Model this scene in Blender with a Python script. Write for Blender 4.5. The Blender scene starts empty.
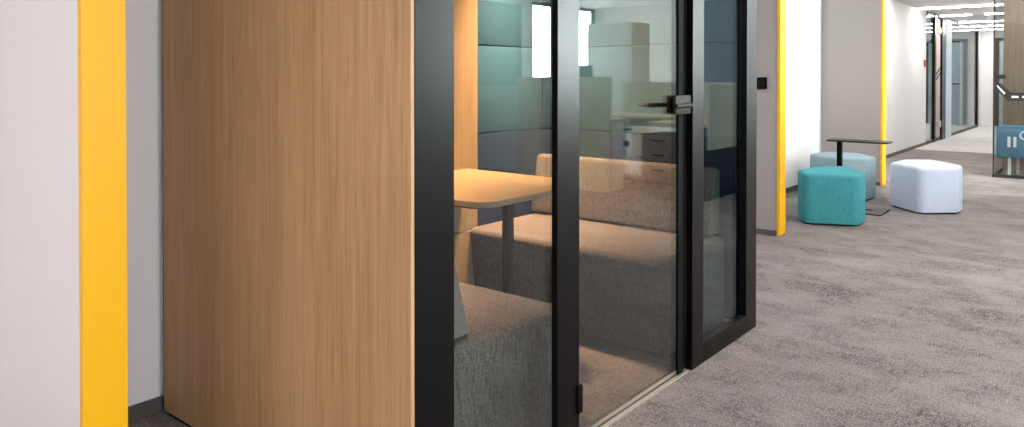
import bpy, bmesh, math, random
from mathutils import Vector, Matrix
random.seed(4)
S = bpy.context.scene
C = S.collection
S.view_settings.view_transform = 'Standard'
S.view_settings.look = 'None'
S.view_settings.exposure = 0.0
S.cycles.use_denoising = True
S.cycles.max_bounces = 10
S.cycles.transparent_max_bounces = 16
S.cycles.sample_clamp_indirect = 6.0
S.cycles.caustics_reflective = False
S.cycles.caustics_refractive = False

# ------------------------------------------------------------------ materials
def s2l(c):
    c = c / 255.0
    return c / 12.92 if c <= .04045 else ((c + .055) / 1.055) ** 2.4
def rgb(r, g, b): return (s2l(r), s2l(g), s2l(b), 1)

class NT:
    def __init__(self, name):
        self.m = bpy.data.materials.new(name); self.m.use_nodes = True
        self.t = self.m.node_tree; self.t.nodes.clear()
        self.out = self.n('ShaderNodeOutputMaterial')
    def n(self, kind, **kw):
        nd = self.t.nodes.new(kind)
        for k, v in kw.items(): setattr(nd, k, v)
        return nd
    def l(self, a, b): self.t.links.new(a, b)
    def ramp(self, src, stops, interp='LINEAR'):
        r = self.n('ShaderNodeValToRGB'); r.color_ramp.interpolation = interp
        e = r.color_ramp.elements
        while len(e) < len(stops): e.new(.5)
        for el, (p, c) in zip(e, stops): el.position = p; el.color = c
        self.l(src, r.inputs[0]); return r.outputs[0]
    def noise(self, vec, scale, detail=3, rough=.55, dist=0):
        t = self.n('ShaderNodeTexNoise'); t.inputs['Scale'].default_value = scale
        t.inputs['Detail'].default_value = detail; t.inputs['Roughness'].default_value = rough
        t.inputs['Distortion'].default_value = dist
        self.l(vec, t.inputs['Vector']); return t.outputs[0]
    def coords(self, sc=(1, 1, 1), rot=(0, 0, 0), loc=(0, 0, 0)):
        tc = self.n('ShaderNodeTexCoord'); mp = self.n('ShaderNodeMapping')
        mp.inputs['Scale'].default_value = sc; mp.inputs['Rotation'].default_value = rot; mp.inputs['Location'].default_value = loc
        self.l(tc.outputs['Object'], mp.inputs['Vector']); return mp.outputs[0]
    def mix(self, a, b, fac, mode='MIX'):
        x = self.n('ShaderNodeMix', data_type='RGBA', blend_type=mode)
        for v, i in ((fac, 0), (a, 6), (b, 7)):
            if hasattr(v, 'is_linked'): self.l(v, x.inputs[i])
            else: x.inputs[i].default_value = v
        return x.outputs[2]
    def bsdf(self, col, rough=.6, metal=0, spec=.4, bump=None, bs=.2, bd=.002):
        p = self.n('ShaderNodeBsdfPrincipled')
        if hasattr(col, 'is_linked'): self.l(col, p.inputs['Base Color'])
        else: p.inputs['Base Color'].default_value = col
        p.inputs['Roughness'].default_value = rough; p.inputs['Metallic'].default_value = metal
        p.inputs['Specular IOR Level'].default_value = spec
        if bump is not None:
            b = self.n('ShaderNodeBump'); b.inputs['Strength'].default_value = bs; b.inputs['Distance'].default_value = bd
            self.l(bump, b.inputs['Height']); self.l(b.outputs[0], p.inputs['Normal'])
        self.l(p.outputs[0], self.out.inputs[0]); return self.m

def paint(name, col, rough=.6, var=.06, metal=0, spec=.35):
    k = NT(name); v = k.coords()
    n = k.noise(v, 6, 4)
    c = k.mix(col, tuple(x * (1 - var) for x in col[:3]) + (1,), n)
    fine = k.noise(v, 180, 2)
    return k.bsdf(c, rough, metal, spec, fine, .06, .001)

def wood(name, dark, mid, light, horizontal=False, sc=1.0):
    k = NT(name)
    big = k.coords((3 * sc, 3 * sc, .35 * sc) if not horizontal else (3 * sc, .35 * sc, 3 * sc))
    fin = k.coords((55 * sc, 55 * sc, 1.3 * sc) if not horizontal else (55 * sc, 1.3 * sc, 55 * sc))
    ult = k.coords((190 * sc, 190 * sc, 5 * sc) if not horizontal else (190 * sc, 5 * sc, 190 * sc))
    a = k.noise(big, 2.2, 3, .5, .6)
    b = k.noise(fin, 1, 5, .65, .3)
    d = k.noise(ult, 1, 3, .6)
    c1 = k.ramp(b, [(.28, dark), (.5, mid), (.72, light)])
    c2 = k.ramp(a, [(.3, tuple(x * .82 for x in mid[:3]) + (1,)), (.7, light)])
    c = k.mix(c1, c2, .45)
    c = k.mix(c, tuple(x * .62 for x in dark[:3]) + (1,), k.ramp(d, [(.52, (0, 0, 0, 1)), (.75, (.55, .55, .55, 1))]))
    return k.bsdf(c, .5, 0, .3, b, .08, .001)

def fabric(name, c1, c2, scale=240, streak=None, bs=.5):
    k = NT(name); v = k.coords()
    n = k.noise(v, scale, 2, .7)
    f = n
    if streak:
        s = k.noise(k.coords(streak), 1, 3, .7)
        ad = k.n('ShaderNodeMath', operation='ADD'); k.l(n, ad.inputs[0]); k.l(s, ad.inputs[1])
        hf = k.n('ShaderNodeMath', operation='MULTIPLY'); hf.inputs[1].default_value = .5; k.l(ad.outputs[0], hf.inputs[0]); f = hf.outputs[0]
    c = k.ramp(f, [(.36, c1), (.64, c2)])
    big = k.noise(v, 3, 2)
    c = k.mix(c, tuple(x * .9 for x in c1[:3]) + (1,), k.ramp(big, [(.45, (0, 0, 0, 1)), (.8, (.35, .35, .35, 1))]))
    m = k.bsdf(c, .92, 0, .12, n, bs, .002)
    return m

def carpet(name, dark, mid, light, k_streak=1.0):
    k = NT(name); v = k.coords()
    # loop pile speckle, plus patches of fine broken dark scratches running both ways
    sp = k.noise(v, 130, 2, .8)
    patch = k.ramp(k.noise(k.coords((1.5, 2.4, 1)), 1.9, 5, .7, .5), [(.40, (.1, .1, .1, 1)), (.6, (1, 1, 1, 1))])
    def scratch(sc, loc, a, b, dist=.8):
        return k.ramp(k.noise(k.coords(sc, loc=loc), 1, 4, .75, dist), [(a, (0, 0, 0, 1)), (b, (1, 1, 1, 1))])
    s1 = scratch((16, 120, 1), (0, 0, 0), .52, .575)
    s2 = scratch((90, 14, 1), (3, 7, 0), .535, .59)
    s3 = scratch((48, 60, 1), (9, 1, 0), .515, .57, 1.6)
    sc = k.mix(k.mix(s1, s2, 1.0, 'LIGHTEN'), s3, 1.0, 'LIGHTEN')
    nz = k.n('ShaderNodeTexNoise'); nz.inputs['Scale'].default_value = 9; nz.inputs['Detail'].default_value = 4; k.l(v, nz.inputs['Vector'])
    wob = k.mix(k.coords((1, 1.5, 1)), nz.outputs['Color'], .16, 'ADD')
    vo = k.n('ShaderNodeTexVoronoi', feature='DISTANCE_TO_EDGE'); vo.inputs['Scale'].default_value = 17; k.l(wob, vo.inputs['Vector'])
    line = k.ramp(vo.outputs['Distance'], [(.01, (1, 1, 1, 1)), (.045, (0, 0, 0, 1))])
    brk = k.ramp(k.noise(v, 24, 3, .6), [(.47, (0, 0, 0, 1)), (.56, (1, 1, 1, 1))])
    line = k.mix(line, brk, 1.0, 'MULTIPLY')
    sc = k.mix(k.mix((0, 0, 0, 1), sc, .75), line, 1.0, 'LIGHTEN')
    sc = k.mix(sc, patch, 1.0, 'MULTIPLY')
    sc = k.mix((0, 0, 0, 1), sc, k_streak)
    base = k.ramp(sp, [(.34, dark), (.5, mid), (.66, light)])
    c = k.mix(base, tuple(x * .3 for x in dark[:3]) + (1,), sc)
    big = k.ramp(k.noise(k.coords((.5, 1.1, 1), loc=(4, 4, 0)), 1.3, 3, .6), [(.35, (0, 0, 0, 1)), (.7, (.3, .3, .3, 1))])
    c = k.mix(c, light, big)
    return k.bsdf(c, .97, 0, .08, sp, .5, .004)

def glass(name, tint, base, amp, rough=0.0):
    k = NT(name)
    lw = k.n('ShaderNodeLayerWeight'); lw.inputs[0].default_value = .5
    pw = k.n('ShaderNodeMath', operation='POWER'); pw.inputs[1].default_value = 3.0; k.l(lw.outputs['Facing'], pw.inputs[0])
    ma = k.n('ShaderNodeMath', operation='MULTIPLY_ADD'); ma.inputs[1].default_value = amp; ma.inputs[2].default_value = base
    ma.use_clamp = True; k.l(pw.outputs[0], ma.inputs[0])
    tr = k.n('ShaderNodeBsdfTransparent'); tr.inputs[0].default_value = tint
    gl = k.n('ShaderNodeBsdfGlossy'); gl.inputs[0].default_value = (.98, .99, .98, 1); gl.inputs[1].default_value = rough
    mx = k.n('ShaderNodeMixShader'); k.l(ma.outputs[0], mx.inputs[0]); k.l(tr.outputs[0], mx.inputs[1]); k.l(gl.outputs[0], mx.inputs[2])
    k.l(mx.outputs[0], k.out.inputs[0]); return k.m

def emit(name, col, st):
    k = NT(name); e = k.n('ShaderNodeEmission'); e.inputs[0].default_value = col; e.inputs[1].default_value = st
    k.l(e.outputs[0], k.out.inputs[0]); return k.m

M = dict(
    white=paint('white_wall_paint', rgb(228, 226, 224), .7, .03),
    fin=paint('warm_grey_wall_paint', rgb(158, 148, 145), .75, .04),
    backw=paint('back_wall_paint', rgb(242, 230, 232), .75, .03),
    finnear=paint('lit_grey_wall_paint', rgb(222, 215, 214), .75, .03),  # same paint as the other stubs, lightened in colour for stronger light
    ceil=paint('ceiling_paint', rgb(244, 244, 244), .8, .02),
    yellow=paint('yellow_paint', rgb(230, 168, 0), .45, .04),
    skirt=paint('dark_grey_skirting', rgb(88, 82, 80), .6),
    black=paint('black_powder_coat', rgb(10, 7, 7), .34, .1, 0, .16),
    blackd=paint('black_rubber', rgb(10, 9, 9), .75, .1, 0, .08),
    metal=paint('brushed_dark_steel', rgb(50, 45, 43), .55, .1, 0, .12),
    handle=paint('dark_bronze_metal', rgb(42, 36, 33), .5, .1, .5),
    gold=paint('champagne_aluminium', rgb(188, 182, 172), .4, .1, .55),
    wood=wood('oak_outer_veneer', rgb(150, 112, 76), rgb(178, 136, 97), rgb(199, 157, 117)),
    edgeband=paint('table_edge_band', rgb(104, 86, 66), .5),
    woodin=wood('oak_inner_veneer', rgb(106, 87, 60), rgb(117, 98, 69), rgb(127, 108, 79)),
    woodtop=wood('oak_table_top', rgb(98, 80, 52), rgb(107, 89, 59), rgb(115, 97, 66), True),
    sofa=fabric('grey_melange_upholstery', rgb(44, 42, 41), rgb(98, 93, 90), 150, (170, 170, 22)),
    sofaend=fabric('pale_grey_upholstery', rgb(82, 77, 74), rgb(104, 99, 95), 260),
    teal=fabric('teal_felt_panel', rgb(24, 52, 68), rgb(34, 66, 82), 200, None, .2),
    navy=fabric('navy_felt_panel', rgb(8, 20, 40), rgb(14, 30, 52), 200, None, .2),
    ptur=fabric('turquoise_wool', rgb(50, 120, 128), rgb(78, 154, 160), 220, (150, 150, 14)),
    pgrey=fabric('grey_green_wool', rgb(122, 142, 148), rgb(150, 168, 174), 220, (150, 150, 14)),
    pwhite=fabric('pale_lilac_wool', rgb(180, 188, 208), rgb(204, 210, 228), 220, (150, 150, 14)),
    pblue=fabric('blue_upholstery', rgb(70, 112, 136), rgb(100, 144, 164), 220),
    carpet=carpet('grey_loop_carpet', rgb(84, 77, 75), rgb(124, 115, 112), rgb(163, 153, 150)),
    carpetb=carpet('booth_carpet', rgb(64, 59, 57), rgb(92, 86, 84), rgb(116, 110, 108)),  # same carpet as the corridor, colour darkened against the bright booth lamps
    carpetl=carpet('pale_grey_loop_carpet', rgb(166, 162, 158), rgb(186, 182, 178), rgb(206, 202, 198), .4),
    glass=glass('booth_glass', (.96, .972, .97, 1), .03, .5),
    glassp=glass('booth_side_glass', (.80, .88, .90, 1), .05, .30),
    glassw=glass('partition_glass', (.90, .95, .95, 1), .04, .40),
    glassr=glass('tinted_partition_glass', (.88, .9, .9, 1), .04, .3),
    glassedge=paint('green_glass_edge', rgb(176, 214, 206), .3, .05),
    lamp=emit('lamp_diffuser', (1, .985, .985, 1), 44),
    lampfar=emit('far_lamp_diffuser', (1, .99, .98, 1), 55),
    lampoffice=emit('office_lamp_diffuser', (1, .99, .97, 1), 150),
    lampwarm=emit('warm_lamp_diffuser', (1, .66, .40, 1), 40),
    screen=fabric('olive_screen_fabric', rgb(178, 172, 142), rgb(204, 198, 166), 150, None, .2),
    screeng=fabric('grey_green_screen_fabric', rgb(190, 196, 180), rgb(210, 214, 198), 150, None, .2),
    beech=wood('pale_beech_top', rgb(204, 180, 146), rgb(218, 196, 160), rgb(228, 208, 176), True),
    walnut=wood('grey_wood_drawers', rgb(128, 108, 90), rgb(150, 128, 108), rgb(166, 146, 124), True),
    cab=paint('cream_cabinet', rgb(220, 222, 214), .5),
    cabside=paint('beige_cabinet_side', rgb(244, 232, 204), .5),
    backdrop=paint('mid_grey_cladding', rgb(104, 112, 116), .7),
    darkclad=paint('dark_teal_cladding', rgb(36, 48, 54), .8),
    navyplas=paint('navy_plastic', rgb(30, 38, 56), .6),
    red=paint('red_plastic', rgb(176, 84, 80), .5),
    pinkw=paint('rosy_beige_panel', rgb(206, 184, 176), .6),
    brown=wood('brown_wall_veneer', rgb(120, 100, 84), rgb(138, 118, 102), rgb(154, 132, 114)),
    paleblue=paint('pale_blue_door_paint', rgb(204, 220, 230), .5),
    decalw=paint('white_vinyl', rgb(240, 240, 240), .5),
    decald=paint('charcoal_vinyl', rgb(40, 38, 38), .6),
)

# ------------------------------------------------------------------ mesh helpers
def bx(bm, x0, x1, y0, y1, z0, z1, bev=0, seg=2, mi=0):
    t = bmesh.new()
    vs = [t.verts.new(p) for p in ((x0,y0,z0),(x1,y0,z0),(x1,y1,z0),(x0,y1,z0),(x0,y0,z1),(x1,y0,z1),(x1,y1,z1),(x0,y1,z1))]
    for f in ((0,3,2,1),(4,5,6,7),(0,1,5,4),(1,2,6,5),(2,3,7,6),(3,0,4,7)): t.faces.new([vs[i] for i in f])
    if bev: bmesh.ops.bevel(t, geom=t.edges[:], offset=bev, segments=seg, profile=.5, affect='EDGES')
    merge(bm, t, mi)
def merge(bm, t, mi=0):
    for f in t.faces: f.material_index = mi
    me = bpy.data.meshes.new('tmp'); t.to_mesh(me); t.free()
    bm.from_mesh(me); bpy.data.meshes.remove(me)
def rounded(pts, r, seg=6):
    out = []; n = len(pts)
    for i in range(n):
        p = Vector(pts[i]); a = Vector(pts[i-1]); b = Vector(pts[(i+1) % n])
        ri = r[i] if isinstance(r, (list, tuple)) else r
        if ri <= 0: out.append(p); continue
        da = (a - p).normalized(); db = (b - p).normalized()
        ang = da.angle(db); t = min(ri / math.tan(ang / 2), .48 * (a - p).length, .48 * (b - p).length)
        p0 = p + da * t; p1 = p + db * t
        for k in range(seg + 1):
            u = k / seg; out.append((1-u)**2 * p0 + 2*u*(1-u) * p + u*u * p1)
    return out
def prism(bm, pts, z0, z1, bev=0, seg=3, tf=None, mi=0, bevbot=0):
    """extrude a counter-clockwise outline; the top rim (and bottom rim) is rounded by inset rings"""
    t = bmesh.new(); n = len(pts)
    c = sum((Vector(p) for p in pts), Vector((0, 0))) / n
    def ring(off, z):
        o = []
        for i in range(n):
            p = Vector(pts[i]); a = Vector(pts[i-1]); b = Vector(pts[(i+1) % n])
            tdir = (b - a).normalized(); nrm = Vector((tdir.y, -tdir.x))
            q = p - nrm * off
            o.append(t.verts.new((q.x, q.y, z)))
        return o
    rings = []
    if bevbot:
        for k in range(seg + 1):
            a = math.pi/2 * k/seg
            rings.append(ring(bevbot * (1 - math.sin(a)), z0 + bevbot * (1 - math.cos(a))))
    else: rings.append(ring(0, z0))
    if bev:
        for k in range(seg + 1):
            a = math.pi/2 * k/seg
            rings.append(ring(bev * (1 - math.cos(a)), z1 - bev + bev * math.sin(a)))
    else: rings.append(ring(0, z1))
    for A, B in zip(rings, rings[1:]):
        for i in range(n):
            j = (i+1) % n; t.faces.new((A[i], A[j], B[j], B[i]))
    t.faces.new(list(reversed(rings[0]))); t.faces.new(rings[-1])
    if tf: bmesh.ops.transform(t, matrix=tf, verts=t.verts[:])
    bmesh.ops.recalc_face_normals(t, faces=t.faces[:])
    merge(bm, t, mi)
def tube(bm, pts, r, n=10, mi=0):
    t = bmesh.new(); rings = []
    for i, p in enumerate(pts):
        p = Vector(p); d = (Vector(pts[min(i+1, len(pts)-1)]) - Vector(pts[max(i-1, 0)])).normalized()
        up = Vector((0, 0, 1)) if abs(d.z) < .9 else Vector((1, 0, 0))
        a = d.cross(up).normalized(); b = a.cross(d)
        rings.append([t.verts.new(p + r * (math.cos(2*math.pi*k/n) * a + math.sin(2*math.pi*k/n) * b)) for k in range(n)])
    for A, B in zip(rings, rings[1:]):
        for k in range(n): t.faces.new((A[k], A[(k+1) % n], B[(k+1) % n], B[k]))
    t.faces.new(rings[0]); t.faces.new(list(reversed(rings[-1])))
    bmesh.ops.recalc_face_normals(t, faces=t.faces[:])
    merge(bm, t, mi)
def quadprism(bm, prof, x0, x1, bev=.03, seg=3, mi=0, top=False):
    """profile of (y, z) points extruded along x, all edges bevelled"""
    t = bmesh.new()
    A = [t.verts.new((x0, y, z)) for y, z in prof]; B = [t.verts.new((x1, y, z)) for y, z in prof]
    n = len(prof)
    for i in range(n): t.faces.new((A[i], A[(i+1) % n], B[(i+1) % n], B[i]))
    t.faces.new(list(reversed(A))); t.faces.new(B)
    bmesh.ops.recalc_face_normals(t, faces=t.faces[:])
    if bev: bmesh.ops.bevel(t, geom=[e for e in t.edges if not top or max(v.co.z for v in e.verts) > .1], offset=bev, segments=seg, profile=.5, affect='EDGES')
    merge(bm, t, mi)

def world_loc(o):
    v = Vector(o.location)
    while o.parent: o = o.parent; v += Vector(o.location)
    return v
def obj(name, bm, mats, parent=None, smooth=False, label=None):
    me = bpy.data.meshes.new(name)
    if parent: bmesh.ops.translate(bm, vec=-world_loc(parent), verts=bm.verts[:])
    bm.to_mesh(me); bm.free()
    for m in (mats if isinstance(mats, (list, tuple)) else [mats]): me.materials.append(m)
    if smooth:
        for p in me.polygons: p.use_smooth = True
        try: me.set_sharp_from_angle(angle=math.radians(40))
        except Exception: pass
    o = bpy.data.objects.new(name, me); C.objects.link(o)
    if parent: o.parent = parent
    if label: o['label'] = label
    return o
def box(name, dims, mat, parent=None, bev=0, label=None):
    bm = bmesh.new(); bx(bm, *dims, bev); return obj(name, bm, mat, parent, bev > .004, label)
def tag(o, label, cat, group=None):
    o['label'] = label; o['category'] = cat
    if group: o['group'] = group
    return o
def thing(name, label, cat, loc, group=None):
    o = bpy.data.objects.new(name, None); C.objects.link(o); o.location = loc; o.empty_display_size = .1
    return tag(o, label, cat, group)
def struct(o, label=None):
    o['kind'] = 'structure'
    if label: o['label'] = label
    return o
def sempty(name, loc, label=None):
    o = bpy.data.objects.new(name, None); C.objects.link(o); o.location = loc; return struct(o, label)

WX = -2.68            # corridor wall plane (left)
CZ = 2.40             # ceiling height
EX, EY = 4.30, 11.0   # office: window wall and end wall
YF = 22.0             # far end wall of the corridor

# ------------------------------------------------------------------ room shell
bm = bmesh.new(); bx(bm, -6.2, EX + .1, -4.1, 13.95, -.1, 0); struct(obj('floor', bm, M['carpet']))
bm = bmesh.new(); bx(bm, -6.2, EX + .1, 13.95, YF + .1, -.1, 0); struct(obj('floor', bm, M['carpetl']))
bm = bmesh.new(); bx(bm, -6.2, EX + .1, -4.1, YF + .1, CZ, CZ + .1); struct(obj('ceiling', bm, M['ceil']))
bm = bmesh.new(); bx(bm, WX - .1, WX, -4.0, 15.07, 0, CZ); struct(obj('wall_left', bm, M['white']))
bm = bmesh.new(); bx(bm, -6.2, EX + .1, -4.1, -4.0, 0, CZ); struct(obj('wall_back', bm, M['white']))
bm = bmesh.new(); bx(bm, .35, EX + .1, EY, EY + .1, 0, CZ); struct(obj('wall_office_end', bm, M['white']))
bm = bmesh.new(); bx(bm, -6.2, 0.45, YF, YF + .1, 0, CZ); struct(obj('wall_end', bm, M['white']))
bm = bmesh.new(); bx(bm, .35, .45, EY + .1, YF, 0, CZ); struct(obj('wall_corridor_right', bm, M['white']))
# office window wall; first three openings are unseen, added for daylight
wins = [(-3.2, -1.2), (-.6, 1.4), (2.0, 4.0), (9.08, 10.9)]
bm = bmesh.new()
ys = [-4.1] + [v for w in wins for v in w] + [EY + .1]
for a, b in zip(ys[0::2], ys[1::2]): bx(bm, EX, EX + .1, a, b, 0, CZ)
for a, b in wins:
    bx(bm, EX, EX + .1, a, b, 0, .85); bx(bm, EX, EX + .1, a, b, 2.39, CZ)
struct(obj('wall_right', bm, M['white']))
for i, (a, b) in enumerate(wins):
    w = sempty('window_%d' % (i + 1), (EX + .05, (a + b) / 2, .85))
    bm = bmesh.new()
    for dims in ((a, a + .06, .85, 2.39), (b - .06, b, .85, 2.39), (a, b, .85, .91), (a, b, 2.34, 2.39), ((a+b)/2 - .03, (a+b)/2 + .03, .85, 2.39)):
        bx(bm, EX + .02, EX + .08, *dims)
    obj('window_frame', bm, M['metal'], w)
    box('window_pane', (EX + .045, EX + .053, a + .06, b - .06, .91, 2.34), M['glassw'], w)

# back wall behind the booth is a warmer grey
bm = bmesh.new(); bx(bm, WX, WX + .006, -4.0, 5.6, 0, CZ); struct(obj('wall_left', bm, M['backw']))

def fin(n, y0, t, xe, mat, side):
    """wall stub that projects from the left wall, capped in yellow"""
    struct(box('wall_stub_%s' % side, (WX, xe - .012, y0, y0 + t, 0, CZ), mat))
    bm = bmesh.new()
    prof = [(xe - .022, y0 - .006), (xe, y0 - .006), (xe, y0 + t + .006), (xe - .022, y0 + t + .006),
            (xe - .022, y0 + t), (xe - .012, y0 + t), (xe - .012, y0), (xe - .022, y0)]
    t_ = bmesh.new(); A = [t_.verts.new((x, y, .004)) for x, y in prof]; B = [t_.verts.new((x, y, CZ)) for x, y in prof]
    for i in range(8): t_.faces.new((A[i], A[(i+1) % 8], B[(i+1) % 8], B[i]))
    for Q in (A, B):
        for q in ((0, 1, 6, 7), (1, 2, 5, 6), (2, 3, 4, 5)): t_.faces.new([Q[i] for i in q])
    bmesh.ops.recalc_face_normals(t_, faces=t_.faces[:]); merge(bm, t_)
    struct(obj('trim_%d' % n, bm, M['yellow']), 'yellow edge strip capping the wall stub')
    b = struct(box('baseboard_stub_%s' % side, (WX + .014, xe - .024, y0 - .014, y0, 0, .04), M['skirt']))
fin(1, .747, .094, -1.975, M['finnear'], 'near')
fin(2, 5.62, .115, -1.975, M['fin'], 'middle')
fin(3, 8.98, .13, -2.02, M['fin'], 'far')
for a, b, nm in ((-4, .74, 'back'), (.87, 5.6, 'booth'), (5.76, 8.96, 'bay'), (9.13, 15.05, 'corridor')):
    struct(box('baseboard_left_' + nm, (WX + .006, WX + .02, a, b, 0, .05), M['skirt']))

sw = thing('light_switch', 'small black light switch on the grey wall stub right of the glass booth', 'switch', (-2.115, 5.612, 1.16))
box('switch_plate', (-2.152, -2.078, 5.606, 5.62, 1.115, 1.205), M['blackd'], sw, .002)
box('rocker', (-2.138, -2.092, 5.600, 5.607, 1.13, 1.19), M['black'], sw, .002)

# ------------------------------------------------------------------ meeting booth
FX = -1.345      # front face of the frame
GX = -1.365      # glass plane
BX = -2.63       # booth back
Y0, Y1 = 1.252, 3.51
PZ = 2.22
pod = thing('meeting_booth', 'oak and black framed glass meeting booth with two benches and a table inside', 'booth', (-2.0, 2.38, 0))
bm = bmesh.new(); bx(bm, BX, FX - .001, Y0, Y0 + .036, .014, PZ, .002)
obj('side_panel', bm, M['wood'], pod, label='oak veneered outer side panel')
bm = bmesh.new(); bx(bm, BX + .02, FX - .03, Y0 + .008, Y0 + .034, 0.0, .014); obj('plinth', bm, M['blackd'], pod)
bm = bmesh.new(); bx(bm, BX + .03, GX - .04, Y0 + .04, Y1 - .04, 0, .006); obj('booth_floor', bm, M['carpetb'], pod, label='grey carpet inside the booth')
bm = bmesh.new(); bx(bm, BX, FX, Y0, Y1, PZ, PZ + .06, .003); obj('roof', bm, M['black'], pod)
def seam_panel(name, lo, span, parent, label):
    """upholstered cladding made of padded fields with seams"""
    bm = bmesh.new()
    zz = [.02, .906] if lo else [.906, 1.372, 1.84, PZ]
    for a, b in zip(zz, zz[1:]):
        if span: bx(bm, BX + .004, BX + .03, span[0], span[1], a + .0015, b - .0015, .006, 3)
        else: bx(bm, BX + .03, GX - .045, Y1 - .05, Y1 - .02, a + .0015, b - .0015, .006, 3)
    return obj(name, bm, M['navy'] if lo else M['teal'], parent, True, label)
for span in ((Y0 + .04, 2.05), (2.85, Y1 - .05)):
    seam_panel('upper_back_panel', 0, span, pod, 'teal felt panel on the booth back')
    seam_panel('lower_back_panel', 1, span, pod, 'navy felt panel on the booth back')
seam_panel('upper_end_panel', 0, None, pod, 'teal felt panel behind the far bench')
seam_panel('lower_end_panel', 1, None, pod, 'navy felt panel behind the far bench')
box('outer_back_panel', (BX, BX + .004, Y0, Y1, .014, PZ), M['black'], pod)
box('end_panel', (BX, FX - .06, Y1 - .02, Y1, .014, PZ), M['black'], pod)
bm = bmesh.new(); bx(bm, BX + .004, -2.56, 2.05, 2.85, .425, PZ, .0015); obj('upper_wood_panel', bm, M['woodin'], pod, label='oak veneered wall panel above the table')
bm = bmesh.new(); bx(bm, BX + .004, -2.56, 2.05, 2.85, .006, .421, .0015); obj('lower_wood_panel', bm, M['woodin'], pod, label='oak veneered wall panel below the table')
bm = bmesh.new(); bx(bm, BX + .03, GX - .06, Y0 + .036, Y0 + .05, .018, PZ); obj('inner_side_panel', bm, M['teal'], pod)
# front frame
box('corner_post', (FX - .06, FX + .001, Y0 + .012, 1.405, .0, PZ), M['black'], pod, .002)
box('mullion', (FX - .023, FX, 1.868, 1.990, .0, PZ), M['black'], pod, .002)
box('front_rail', (FX - .023, FX - .002, 1.405, 1.868, .0, .083), M['black'], pod, .002, label='black bottom rail under the fixed pane')
box('top_rail', (FX - .055, FX - .002, 1.405, 3.51, PZ - .1, PZ - .001), M['black'], pod)
gp = box('glass_pane', (GX - .005, GX + .005, 1.40, 1.872, .075, PZ - .1), M['glass'], pod, label='fixed clear pane beside the corner post')
# framed side light right of the door
bm = bmesh.new()
bx(bm, FX - .03, FX, 2.812, 2.918, 0, PZ, .0015); bx(bm, FX - .03, FX, 3.381, 3.506, 0, PZ, .0015)
bx(bm, FX - .03, FX, 2.918, 3.381, 0, .083, .0015); bx(bm, FX - .03, FX, 2.918, 3.381, PZ - .12, PZ, .0015)
sl = obj('side_light', bm, M['black'], pod, False, label='black frame holding the glass right of the door')
box('glass_pane', (FX - .034, FX - .025, 2.90, 3.40, .07, PZ - .1), M['glassp'], sl, label='glass pane right of the door')
box('door_seal', (FX - .045, FX - .03, 2.775, 2.812, .006, PZ), M['blackd'], sl)
box('seal_strip', (GX - .005, GX + .003, 2.7425, 2.746, .01, PZ - .1), M['handle'], sl)
box('seal_strip', (GX - .018, GX - .006, 2.7425, 2.775, .01, PZ - .1), M['blackd'], sl)

# glass door with patch hinge, lock case and lever
door = box('door', (GX - .005, GX + .005, 1.995, 2.742, .012, PZ - .1), M['glass'], pod, label='frameless glass door')
for z in (.116, 1.95):
    bm = bmesh.new(); bx(bm, GX - .025, GX + .028, 1.974, 2.000, z, z + .09, .003); obj('hinge', bm, M['blackd'], door, True)
box('edge_profile', (GX + .005, GX + .011, 2.703, 2.745, .012, PZ - .1), M['blackd'], door, label='black profile on the closing edge')
bm = bmesh.new(); bx(bm, GX + .011, GX + .026, 2.652, 2.785, 1.056, 1.131, .004)
obj('lock_case', bm, M['metal'], door, True, 'grey metal outer lock case')
bm = bmesh.new(); tube(bm, [(GX - .032, 2.70, 1.094), (GX - .005, 2.70, 1.094)], .037, 24); obj('rose', bm, M['handle'], door, True, 'dark round inner rose')
bm = bmesh.new()
tube(bm, [(GX + .02, 2.735, 1.092), (GX + .048, 2.735, 1.092), (GX + .057, 2.728, 1.092), (GX + .06, 2.712, 1.092), (GX + .06, 2.65, 1.092), (GX + .06, 2.58, 1.092)], .0095, 12)
obj('lever', bm, M['metal'], door, True, 'grey outer lever')
bm = bmesh.new()
tube(bm, [(GX - .03, 2.70, 1.094), (GX - .056, 2.70, 1.094), (GX - .064, 2.692, 1.094), (GX - .067, 2.67, 1.095), (GX - .067, 2.60, 1.099), (GX - .067, 2.505, 1.10)], .0095, 12)
obj('lever', bm, M['handle'], door, True, 'dark inner lever')
bm = bmesh.new()
bx(bm, GX - .024, GX - .009, 1.99, 2.76, 0, .007); bx(bm, GX + .001, GX + .015, 1.99, 2.79, 0, .007)
th = obj('threshold', bm, M['gold'], pod, label='champagne metal floor track under the door')
box('track_groove', (GX - .009, GX + .001, 1.99, 2.76, 0, .004), M['blackd'], th)

# warm ceiling light inside the booth
pl = thing('booth_ceiling_light', 'warm recessed ceiling light inside the meeting booth', 'light', (-2.05, 2.42, PZ))
for (x, y) in ((-2.30, 3.08), (-2.30, 1.77)):
    bm = bmesh.new(); bx(bm, x - .18, x + .18, y - .045, y + .045, PZ - .022, PZ - .001, .003); obj('housing', bm, M['black'], pl)
    bm = bmesh.new(); bx(bm, x - .165, x + .165, y - .032, y + .032, PZ - .026, PZ - .0205); obj('diffuser', bm, M['lampwarm'], pl)

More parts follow.
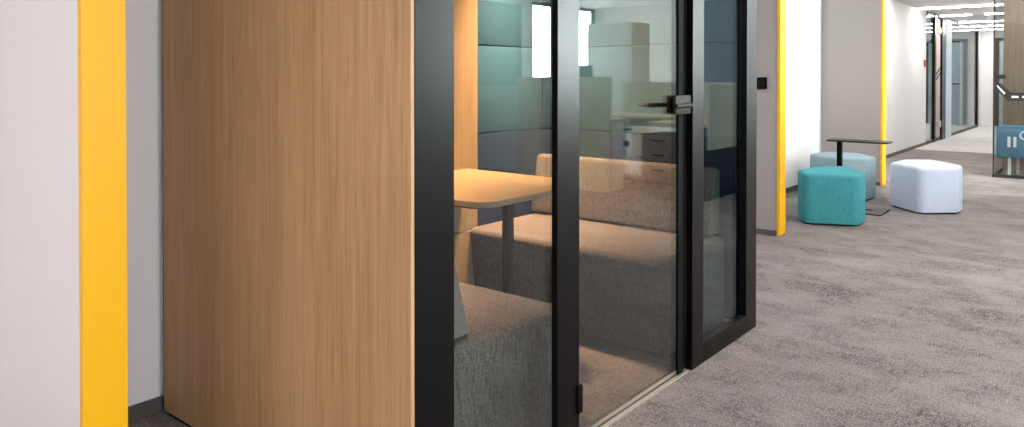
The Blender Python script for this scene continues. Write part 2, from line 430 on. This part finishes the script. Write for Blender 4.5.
# ------------------------------------------------------------------ benches
def bench(label, sgn, yfront_top, yfront_bot, yback, bt, xL, xR, group, sz=.43, lean=.065):
    """sgn=+1: sits with its back at the far end; -1: its back at the near end"""
    t = thing('bench_sofa', label, 'sofa', ((xL + xR) / 2, (yfront_top + yback) / 2, .006), group)
    bm = bmesh.new()
    quadprism(bm, [(yfront_bot, .02), (yfront_top, sz), (yback, sz), (yback, .02)], xL, xR, .035, 4, top=True)
    s = obj('seat', bm, M['sofa'], t, True)
    bm = bmesh.new()
    yj = yback - sgn * bt
    quadprism(bm, [(yj, sz + .003), (yj + sgn * lean, .762), (yback, .762), (yback, sz + .003)], xL, xR - .035, .022, 4)
    obj('backrest', bm, [M['sofa']], t, True)
    bm = bmesh.new()
    quadprism(bm, [(yj + sgn * .012, sz + .015), (yj + sgn * (lean + .005), .75), (yback - sgn * .012, .75), (yback - sgn * .012, sz + .015)], xR - .04, xR - .032, 0)
    obj('end_face', bm, M['sofaend'], t, label='pale grey fabric on the end of the backrest')
    box('bench_plinth', (xL + .02, xR - .03, min(yfront_bot + sgn * .03, yback), max(yfront_bot + sgn * .03, yback), .006, .03), M['blackd'], t)
    return t
bench('grey fabric bench at the far end of the booth, facing the camera behind the table', 1, 2.79, 2.838, 3.458, .128, -2.598, -1.474, 'benches inside the booth')
bench('dark grey bench beside the oak panel, its back to the camera behind the fixed pane', -1, 2.095, 2.045, 1.305, .347, -2.598, -1.474, 'benches inside the booth', .418, .10)

# ------------------------------------------------------------------ booth table
tb = thing('booth_table', 'oak topped table with rounded corners between the two booth benches', 'table', (-2.1, 2.4, .006))
bm = bmesh.new()
prism(bm, rounded([(-2.558, 2.03), (-1.79, 2.03), (-1.79, 2.77), (-2.558, 2.77)], [0, .11, .2, 0], 8), .718, .74, .003, 2)
for f in bm.faces:
    if abs(f.normal.z) < .5: f.material_index = 1
obj('table_top', bm, [M['woodtop'], M['edgeband']], tb)
bm = bmesh.new(); prism(bm, rounded([(-2.54, 2.07), (-1.86, 2.07), (-1.86, 2.74), (-2.54, 2.74)], [0, .06, .06, 0], 5), .704, .7175); obj('under_frame', bm, M['black'], tb)
box('leg', (-2.005, -1.968, 2.385, 2.42, .014, .704), M['black'], tb, .002)
box('foot', (-2.2, -1.80, 2.25, 2.56, .006, .015), M['black'], tb, .002)

# ------------------------------------------------------------------ poufs
def pouf(label, pts, h, mat, group, r=.085):
    cx = sum(p[0] for p in pts) / len(pts); cy = sum(p[1] for p in pts) / len(pts)
    t = thing('pouf', label, 'pouf', (cx, cy, 0), group)
    out = rounded(pts, r, 6)
    bm = bmesh.new(); prism(bm, out, .012, h, .03, 5, None, 0, .012)
    obj('cover', bm, mat, t, True)
    ins = [(cx + (x - cx) * .93, cy + (y - cy) * .93) for x, y in pts]
    bm = bmesh.new(); prism(bm, rounded(ins, r, 5), 0, .0125); obj('base', bm, M['blackd'], t)
    return t
pouf('bright turquoise fabric pouf, nearest to the booth', [(-1.995, 6.19), (-1.607, 6.37), (-1.605, 6.58), (-1.86, 6.97), (-2.05, 6.93), (-2.125, 6.47)], .418, M['ptur'], 'poufs around the side table')
pouf('pale lilac white pouf standing right of the side table', [(-1.65, 7.60), (-1.335, 7.28), (-1.075, 7.53), (-1.08, 7.76), (-1.38, 8.13), (-1.61, 7.98)], .412, M['pwhite'], 'poufs around the side table')
pouf('grey green pouf behind the side table, against the wall', [(-2.1, 7.62), (-1.88, 7.76), (-1.86, 8.02), (-2.1, 8.3), (-2.42, 8.24), (-2.47, 7.86)], .418, M['pgrey'], 'poufs around the side table')

# C-shaped side table
st = thing('side_table', 'slim dark metal side table standing between the three poufs', 'table', (-1.8, 7.16, 0))
bm = bmesh.new(); prism(bm, rounded([(-2.065, 7.05), (-1.55, 7.05), (-1.55, 7.28), (-2.065, 7.28)], .03, 5), .622, .637, .002, 2); obj('table_top', bm, M['handle'], st)
box('column', (-1.99, -1.955, 7.13, 7.19, .008, .622), M['blackd'], st, .002)
bm = bmesh.new()
bx(bm, -1.99, -1.585, 6.99, 7.10, 0, .010); bx(bm, -1.99, -1.585, 7.23, 7.34, 0, .010); bx(bm, -1.70, -1.585, 7.10, 7.23, 0, .010); bx(bm, -1.99, -1.93, 7.10, 7.23, 0, .010)
obj('base_plate', bm, M['handle'], st)

# ------------------------------------------------------------------ left glass wall far down the corridor
GW = sempty('wall_glass_left', (WX, 18.2, 0), 'glass wall of the room on the left far down the corridor')
def gpane(name, a, b, par=GW, m='glassw'): return box(name, (WX - .006, WX + .006, a, b, .05, CZ - .06), M[m], par)
gpane('glass_pane', 15.10, 15.72); gpane('glass_pane', 17.42, 21.2)
bm = bmesh.new()
bx(bm, WX - .04, WX + .02, 15.07, 21.3, 0, .05); bx(bm, WX - .04, WX + .02, 15.07, 21.3, CZ - .07, CZ)
bx(bm, WX - .04, WX + .03, 15.72, 15.86, 0, CZ); bx(bm, WX - .04, WX + .03, 21.18, 21.34, 0, CZ)
bx(bm, WX - .04, WX + .04, 16.42, 16.80, 0, CZ - .02)
obj('wall_frame', bm, M['black'], GW)
box('post', (WX - .05, WX + .045, 16.80, 17.42, 0, CZ - .03), M['paleblue'], GW, label='pale glazed post beside the door')
d2 = sempty('door_1', (WX, 16.1, 0), 'door in the glass wall with a dashed safety band')
box('door_leaf', (WX - .03, WX + .005, 15.86, 16.42, .06, CZ - .08), M['pinkw'], d2)
for z in (.25, 2.05): box('door_hinge', (WX + .005, WX + .03, 16.1, 16.4, z, z + .12), M['gold'], d2)
bm = bmesh.new()
for k in range(2):
    t = bmesh.new(); z = 1.20 + k * .1
    vs = [t.verts.new((WX + .007, y, zz)) for y, zz in ((15.9, z - .08), (16.4, z + .07), (16.4, z + .12), (15.9, z - .03))]; t.faces.new(vs); merge(bm, t)
obj('safety_band', bm, M['decald'], d2)
# room behind that glass
struct(box('wall_room_back', (-6.2, -6.1, 15, YF, 0, CZ), M['white'])); struct(box('wall_room_near', (-6.1, WX - .1, 15.0, 15.07, 0, CZ), M['white']))
struct(box('wall_far_left', (WX - .06, WX + .0, 21.34, YF, 0, CZ), M['white']))
cp = thing('fire_call_point', 'tiny red call point on the white wall beside the far glass wall', 'call point', (WX, 14.92, 1.45))
box('case', (WX - .004, WX + .025, 14.86, 14.95, 1.40, 1.52), M['red'], cp, .004)
# end wall door
d3 = sempty('door_2', (-2.2, YF, 0), 'pale blue door at the end of the corridor')
px0, px1 = -2.38, -1.50
box('door_leaf', (px0 + .1, px1, YF - .05, YF - .005, .01, 2.12), M['paleblue'], d3)
bm = bmesh.new(); bx(bm, px0, px0 + .09, YF - .07, YF - .001, 0, 2.2); bx(bm, px1, px1 + .09, YF - .07, YF - .001, 0, 2.2); bx(bm, px0, px1 + .09, YF - .07, YF - .001, 2.12, 2.2)
obj('door_frame', bm, M['black'], d3)
bm = bmesh.new(); tube(bm, [(px0 + .16, YF - .05, 1.05), (px0 + .16, YF - .11, 1.05), (px0 + .34, YF - .11, 1.05)], .015, 8); obj('door_handle', bm, M['metal'], d3)

# added door behind the left glass, imitating the corridor end mirrored in it
rd = sempty('door_reflection', (-4.6, 21.9, 0), 'dark framed door added behind the left glass, standing in for a reflection')
bm = bmesh.new()
for a, b in ((-4.3, -4.14), (-3.3, -3.14)): bx(bm, a, b, YF - .1, YF - .001, 0, 2.12)
bx(bm, -4.3, -3.14, YF - .1, YF - .001, 2.02, 2.14)
obj('door_frame', bm, M['black'], rd)
box('door_leaf', (-4.14, -3.3, YF - .06, YF - .002, .01, 2.02), M['metal'], rd)

# ------------------------------------------------------------------ right glass room
GY = 10.65; GL = -1.165
GR = sempty('wall_glass_right', (-.4, GY, 0), 'tinted glass front of the meeting room on the right')
box('glass_pane', (GL + .007, .35, GY - .006, GY + .006, .035, CZ - .03), M['glassr'], GR)
box('side_pane', (GL - .006, GL + .006, GY + .03, 11.57, .035, CZ - .03), M['glassr'], GR)
bm = bmesh.new()
bx(bm, GL - .01, .35, GY - .025, GY + .025, 0, .035); bx(bm, GL - .01, .35, GY - .025, GY + .025, CZ - .03, CZ)
bx(bm, GL - .006, GL + .007, GY - .012, GY + .012, 0, CZ); bx(bm, GL - .01, GL + .01, GY, 11.57, 0, .035)
obj('wall_frame', bm, M['decald'], GR)
bm = bmesh.new()
def quad(bm, P, mi=0):
    t = bmesh.new(); t.faces.new([t.verts.new(p) for p in P]); merge(bm, t, mi)
yd = GY - .008
def band(w, off, mi, d):
    # diagonal descent then level run, as a ribbon on the glass
    quad(bm, [(GL + .01, yd - d, 1.135 + off + w), (GL + .01, yd - d, 1.135 + off - w), (-1.02, yd - d, .975 + off - w), (-.99, yd - d, .975 + off + w)], mi)
    quad(bm, [(-1.02, yd - d, .975 + off - w), (.35, yd - d, .975 + off - w), (.35, yd - d, .975 + off + w), (-.99, yd - d, .975 + off + w)], mi)
band(.052, 0, 0, 0)
quad(bm, [(GL + .01, yd, 1.24), (GL + .01, yd, 1.19), (GL + .12, yd, 1.19), (GL + .12, yd, 1.24)])
for k in range(12):
    x = -.985 + k * .105
    quad(bm, [(x, yd - .001, .963), (x + .07, yd - .001, .963), (x + .07, yd - .001, .987), (x, yd - .001, .987)], 1)
quad(bm, [(GL + .035, yd - .001, 1.092), (GL + .035, yd - .001, 1.118), (-1.045, yd - .001, 1.02), (-1.06, yd - .001, 1.0)], 1)
obj('safety_band', bm, [M['decald'], M['decalw']], GR, label='charcoal band with white dashes on the glass')
struct(box('wall_room_right', (-1.165, .34, 11.57, 11.66, 0, 2.22), M['brown']), 'brown veneered wall inside the glass room')
struct(box('wall_room_header', (-1.165, .34, 11.57, 11.66, 2.22, CZ), M['white']))
bb = thing('sideboard', 'low blue sideboard on short pale legs inside the glass room on the right', 'sideboard', (-.45, 10.95, 0))
box('body', (-1.145, .3, 10.74, 11.16, .235, .61), M['pblue'], bb, .012)
for x in (-1.03, -.97): box('handle', (x, x + .028, 10.722, 10.741, .365, .49), M['decalw'], bb)
for x, y in ((-1.03, 10.78), (-.97, 11.1), (.2, 10.78), (.2, 11.1)): box('leg', (x, x + .03, y, y + .03, 0, .236), M['decalw'], bb)
dk = bmesh.new(); tube(dk, [(-.86 + .045 * math.cos(2 * math.pi * k / 16), 10.735, .51 + .045 * math.sin(2 * math.pi * k / 16)) for k in range(17)], .011, 6)
obj('ring_pull', dk, M['decalw'], bb)

# ------------------------------------------------------------------ ceiling lights (linear)
def linlight(label, x0, x1, y0, y1, m='lamp', group='linear ceiling lights'):
    t = thing('linear_ceiling_light', label, 'ceiling light', ((x0 + x1) / 2, (y0 + y1) / 2, CZ), group)
    bm = bmesh.new(); bx(bm, x0 - .012, x1 + .012, y0 - .012, y1 + .012, CZ - .018, CZ - .0005); obj('housing', bm, M['decalw'], t)
    bm = bmesh.new(); bx(bm, x0, x1, y0, y1, CZ - .03, CZ - .0175); obj('diffuser', bm, M[m], t)
far = [('nearest long light strip across the far corridor ceiling', -2.62, -1.30, 14.2), ('short light strip at the left, second row of the far corridor', -2.62, -2.12, 16.1),
       ('short light strip at the right, second row of the far corridor', -1.90, -1.3, 16.1), ('third light strip across the far corridor ceiling', -2.62, -1.3, 18.2),
       ('fourth light strip across the far corridor ceiling', -2.62, -1.3, 19.8), ('last light strip before the end wall', -2.62, -1.3, 21.3)]
for l, a, b, y in far: linlight(l, a, b, y - .06, y + .06, 'lampfar')
for i, y in enumerate((-2.4, -.6, 2.7, 5.2, 7.8, 10.0)):
    linlight('linear light strip over the near corridor, out of frame above', -1.0, .4, y - .06, y + .06)
for i, y in enumerate((2.0, 5.0, 8.2)):
    linlight('linear light strip over the open office, out of frame', 1.5, 3.2, y - .06, y + .06, 'lampoffice' if y > 4 else 'lamp')
linlight('linear light strip inside the glass room on the right', -.95, .1, 11.0, 11.1)
linlight('linear light strip inside the glazed room on the left', -5.2, -3.2, 17.0, 17.1)
linlight('second linear light strip inside the glazed room on the left', -5.2, -3.2, 19.6, 19.7)
linlight('unseen light strip added behind the viewer to grade the oak side panel', -2.5, -1.2, -2.2, -2.1)  # added strip, shades the left part of the oak panel via the stub
for y in (11.2, 12.1): linlight('unseen light strip added over the corridor to brighten the white wall', -2.45, -1.3, y - .06, y + .06, 'lampfar')  # added above the view to lift the wall past the last stub
linlight('linear light strip in the bay with the poufs', -2.4, -1.6, 7.0, 7.06)

# ------------------------------------------------------------------ open office across the corridor (seen mirrored in the booth glass)
tag(box('partition_screen', (1.36, 2.60, 6.6, 6.64, 0, 1.215), M['screen'], None, .004), 'olive fabric screen mirrored in the booth door glass', 'screen', 'office screens')
tag(box('partition_screen', (3.15, 3.95, 7.4, 7.44, 0, 1.10), M['screeng'], None, .004), 'grey green fabric screen mirrored in the fixed booth pane', 'screen', 'office screens')
dk1 = thing('office_desk', 'beech topped desk with a pale screen mirrored in the booth door', 'desk', (1.5, 7.9, 0))
box('desk_top', (.62, 2.15, 7.45, 8.18, .735, .765), M['beech'], dk1, .003)
box('desk_screen', (.62, 2.15, 8.19, 8.22, .6, 1.15), M['screeng'], dk1)
for x in (.64, 2.07): box('leg', (x, x + .05, 7.5, 8.15, 0, .735), M['decalw'], dk1)
pd = thing('drawer_pedestal', 'grey wood drawer pedestal under the desk mirrored in the booth door', 'drawers', (1.28, 7.75, 0))
box('case', (1.05, 1.5, 7.52, 8.05, .03, .56), M['walnut'], pd)
for z in (.06, .23, .395):
    dr = box('drawer', (1.06, 1.49, 7.50, 7.519, z, z + .155), M['walnut'], pd, .002)
    box('pull', (1.2, 1.35, 7.485, 7.50, z + .09, z + .105), M['blackd'], dr)
for x in (1.08, 1.44):
    for y in (7.56, 8.0): box('castor', (x, x + .03, y, y + .03, 0, .03), M['blackd'], pd)
ch = thing('office_chair', 'navy office chair tucked at the desk mirrored in the booth door', 'chair', (1.75, 7.2, 0))
bm = bmesh.new(); bx(bm, 1.56, 1.98, 7.00, 7.38, .42, .49, .03, 3); obj('seat', bm, M['navyplas'], ch, True)
bm = bmesh.new(); bx(bm, 1.54, 1.90, 6.98, 7.02, .5, .68, .015, 3); obj('backrest', bm, M['navyplas'], ch, True)
for x in (1.54, 2.0):
    bm = bmesh.new(); tube(bm, [(x, 7.15, .45), (x, 7.15, .62), (x, 7.35, .62)], .016, 8); obj('armrest', bm, M['metal'], ch)
bm = bmesh.new(); tube(bm, [(1.75, 7.2, .08), (1.75, 7.2, .42)], .03, 10); obj('column', bm, M['metal'], ch)
bm = bmesh.new()
for k in range(5):
    a = 2 * math.pi * k / 5; tube(bm, [(1.75, 7.2, .09), (1.75 + .28 * math.cos(a), 7.2 + .28 * math.sin(a), .05)], .018, 8)
obj('base', bm, M['metal'], ch)
for k in range(5):
    a = 2 * math.pi * k / 5; X, Y = 1.75 + .28 * math.cos(a), 7.2 + .28 * math.sin(a)
    bm = bmesh.new(); tube(bm, [(X - .02, Y, .026), (X + .02, Y, .026)], .026, 10); obj('castor', bm, M['blackd'], ch)
cb = thing('tall_cabinet', 'tall cream cabinet with a beige side mirrored in the booth door', 'cabinet', (3.35, 10.05, 0))
box('case', (2.95, 3.76, 9.82, 10.35, 0, 2.05), M['cabside'], cb)
for x in (2.955, 3.358):
    d_ = box('door', (x, x + .398, 9.80, 9.8195, .05, 2.04), M['cab'], cb)
    box('handle', (x + (.36 if x < 3 else .03), x + (.37 if x < 3 else .04), 9.785, 9.80, 1.0, 1.15), M['metal'], d_)
hd = thing('desk_bench', 'bench desk with a pale grey front panel mirrored in the pane right of the door', 'desk', (.6, 7.7, 0))
box('front_panel', (.30, .33, 6.75, 9.2, .50, 1.13), M['screeng'], hd)
box('desk_top', (.335, 1.0, 6.75, 7.3, .72, .75), M['beech'], hd)
box('dark_cladding', (.345, .37, 6.75, 9.2, 0, .72), M['navyplas'], hd)
tag(box('dark_backdrop_panel', (4.24, 4.299, 5.2, 8.75, 0.0, 2.3), M['darkclad']), 'dark panel added on the office window wall to keep the fixed pane dark', 'panel')  # invented panel, keeps the fixed pane's reflection dark
tag(box('backdrop_wall', (.36, 2.45, 10.6, 10.99, 0, 2.38), M['backdrop']), 'grey full height storage wall added at the end of the open office to dim its reflection', 'cabinet')  # invented block, greys what the pane right of the door mirrors
mon = thing('desk_monitor', 'small grey monitor behind the olive screen', 'monitor', (2.0, 7.0, 0.0))
mon.location = (1.85, 6.95, .765)
tdesk = thing('office_desk', 'beech desk hidden behind the olive screen', 'desk', (2.0, 6.95, 0))
box('desk_top', (1.4, 2.6, 6.66, 7.0, .735, .765), M['beech'], tdesk)
for x in (1.42, 2.53): box('leg', (x, x + .05, 6.68, 6.98, 0, .735), M['decalw'], tdesk)
bm = bmesh.new(); bx(bm, 1.74, 2.0, 6.84, 6.87, 1.18, 1.34, .008); obj('display', bm, M['metal'], mon)
bm = bmesh.new(); bx(bm, 1.86, 1.89, 6.86, 6.88, .767, 1.24); bx(bm, 1.78, 1.97, 6.78, 6.95, .765, .775); obj('stand', bm, M['metal'], mon)

# ------------------------------------------------------------------ lights
def area(name, loc, rot, sx, sy, e, col=(1, 1, 1)):
    l = bpy.data.lights.new(name, 'AREA'); l.shape = 'RECTANGLE'; l.size = sx; l.size_y = sy; l.energy = e; l.color = col
    o = bpy.data.objects.new(name, l); C.objects.link(o); o.location = loc; o.rotation_euler = rot; return o
R90 = math.pi / 2
for i, (a, b) in enumerate(wins):
    area('window_daylight', (EX + .5, (a + b) / 2 + [0, 0, 0, .8][i], 1.7), (0, R90, 0), 2.2, b - a + [0, 0, 0, 2.0][i], [240, 240, 260, 7500][i], (.95, .98, 1))  # daylight lamps; the first three serve the added, unseen windows

for y in (3.08, 1.77):
    o = area('booth_lamp', (-2.30, y, PZ - .03), (0, math.radians(11), 0), .5, .12, 100, (1, .60, .34)); o.data.spread = math.radians(74)

w = bpy.data.worlds.new('sky'); S.world = w; w.use_nodes = True
nt = w.node_tree; bg = nt.nodes['Background']
sky = nt.nodes.new('ShaderNodeTexSky'); sky.sky_type = 'HOSEK_WILKIE'; sky.turbidity = 6
nt.links.new(sky.outputs[0], bg.inputs[0]); bg.inputs[1].default_value = 1.0

# ------------------------------------------------------------------ camera
cam = bpy.data.cameras.new('camera'); co = bpy.data.objects.new('camera', cam); C.objects.link(co)
cam.sensor_fit = 'HORIZONTAL'; cam.sensor_width = 36; cam.lens = 36 * 741 / 1024
TILT = math.radians(.6)
cam.shift_y = -(213.5 - 78 - 741 * math.tan(TILT)) / 1024
cam.clip_start = .02
co.location = (0, 0, 1.2); co.rotation_euler = (R90 - TILT, 0, math.atan(606 / 741))
S.camera = co
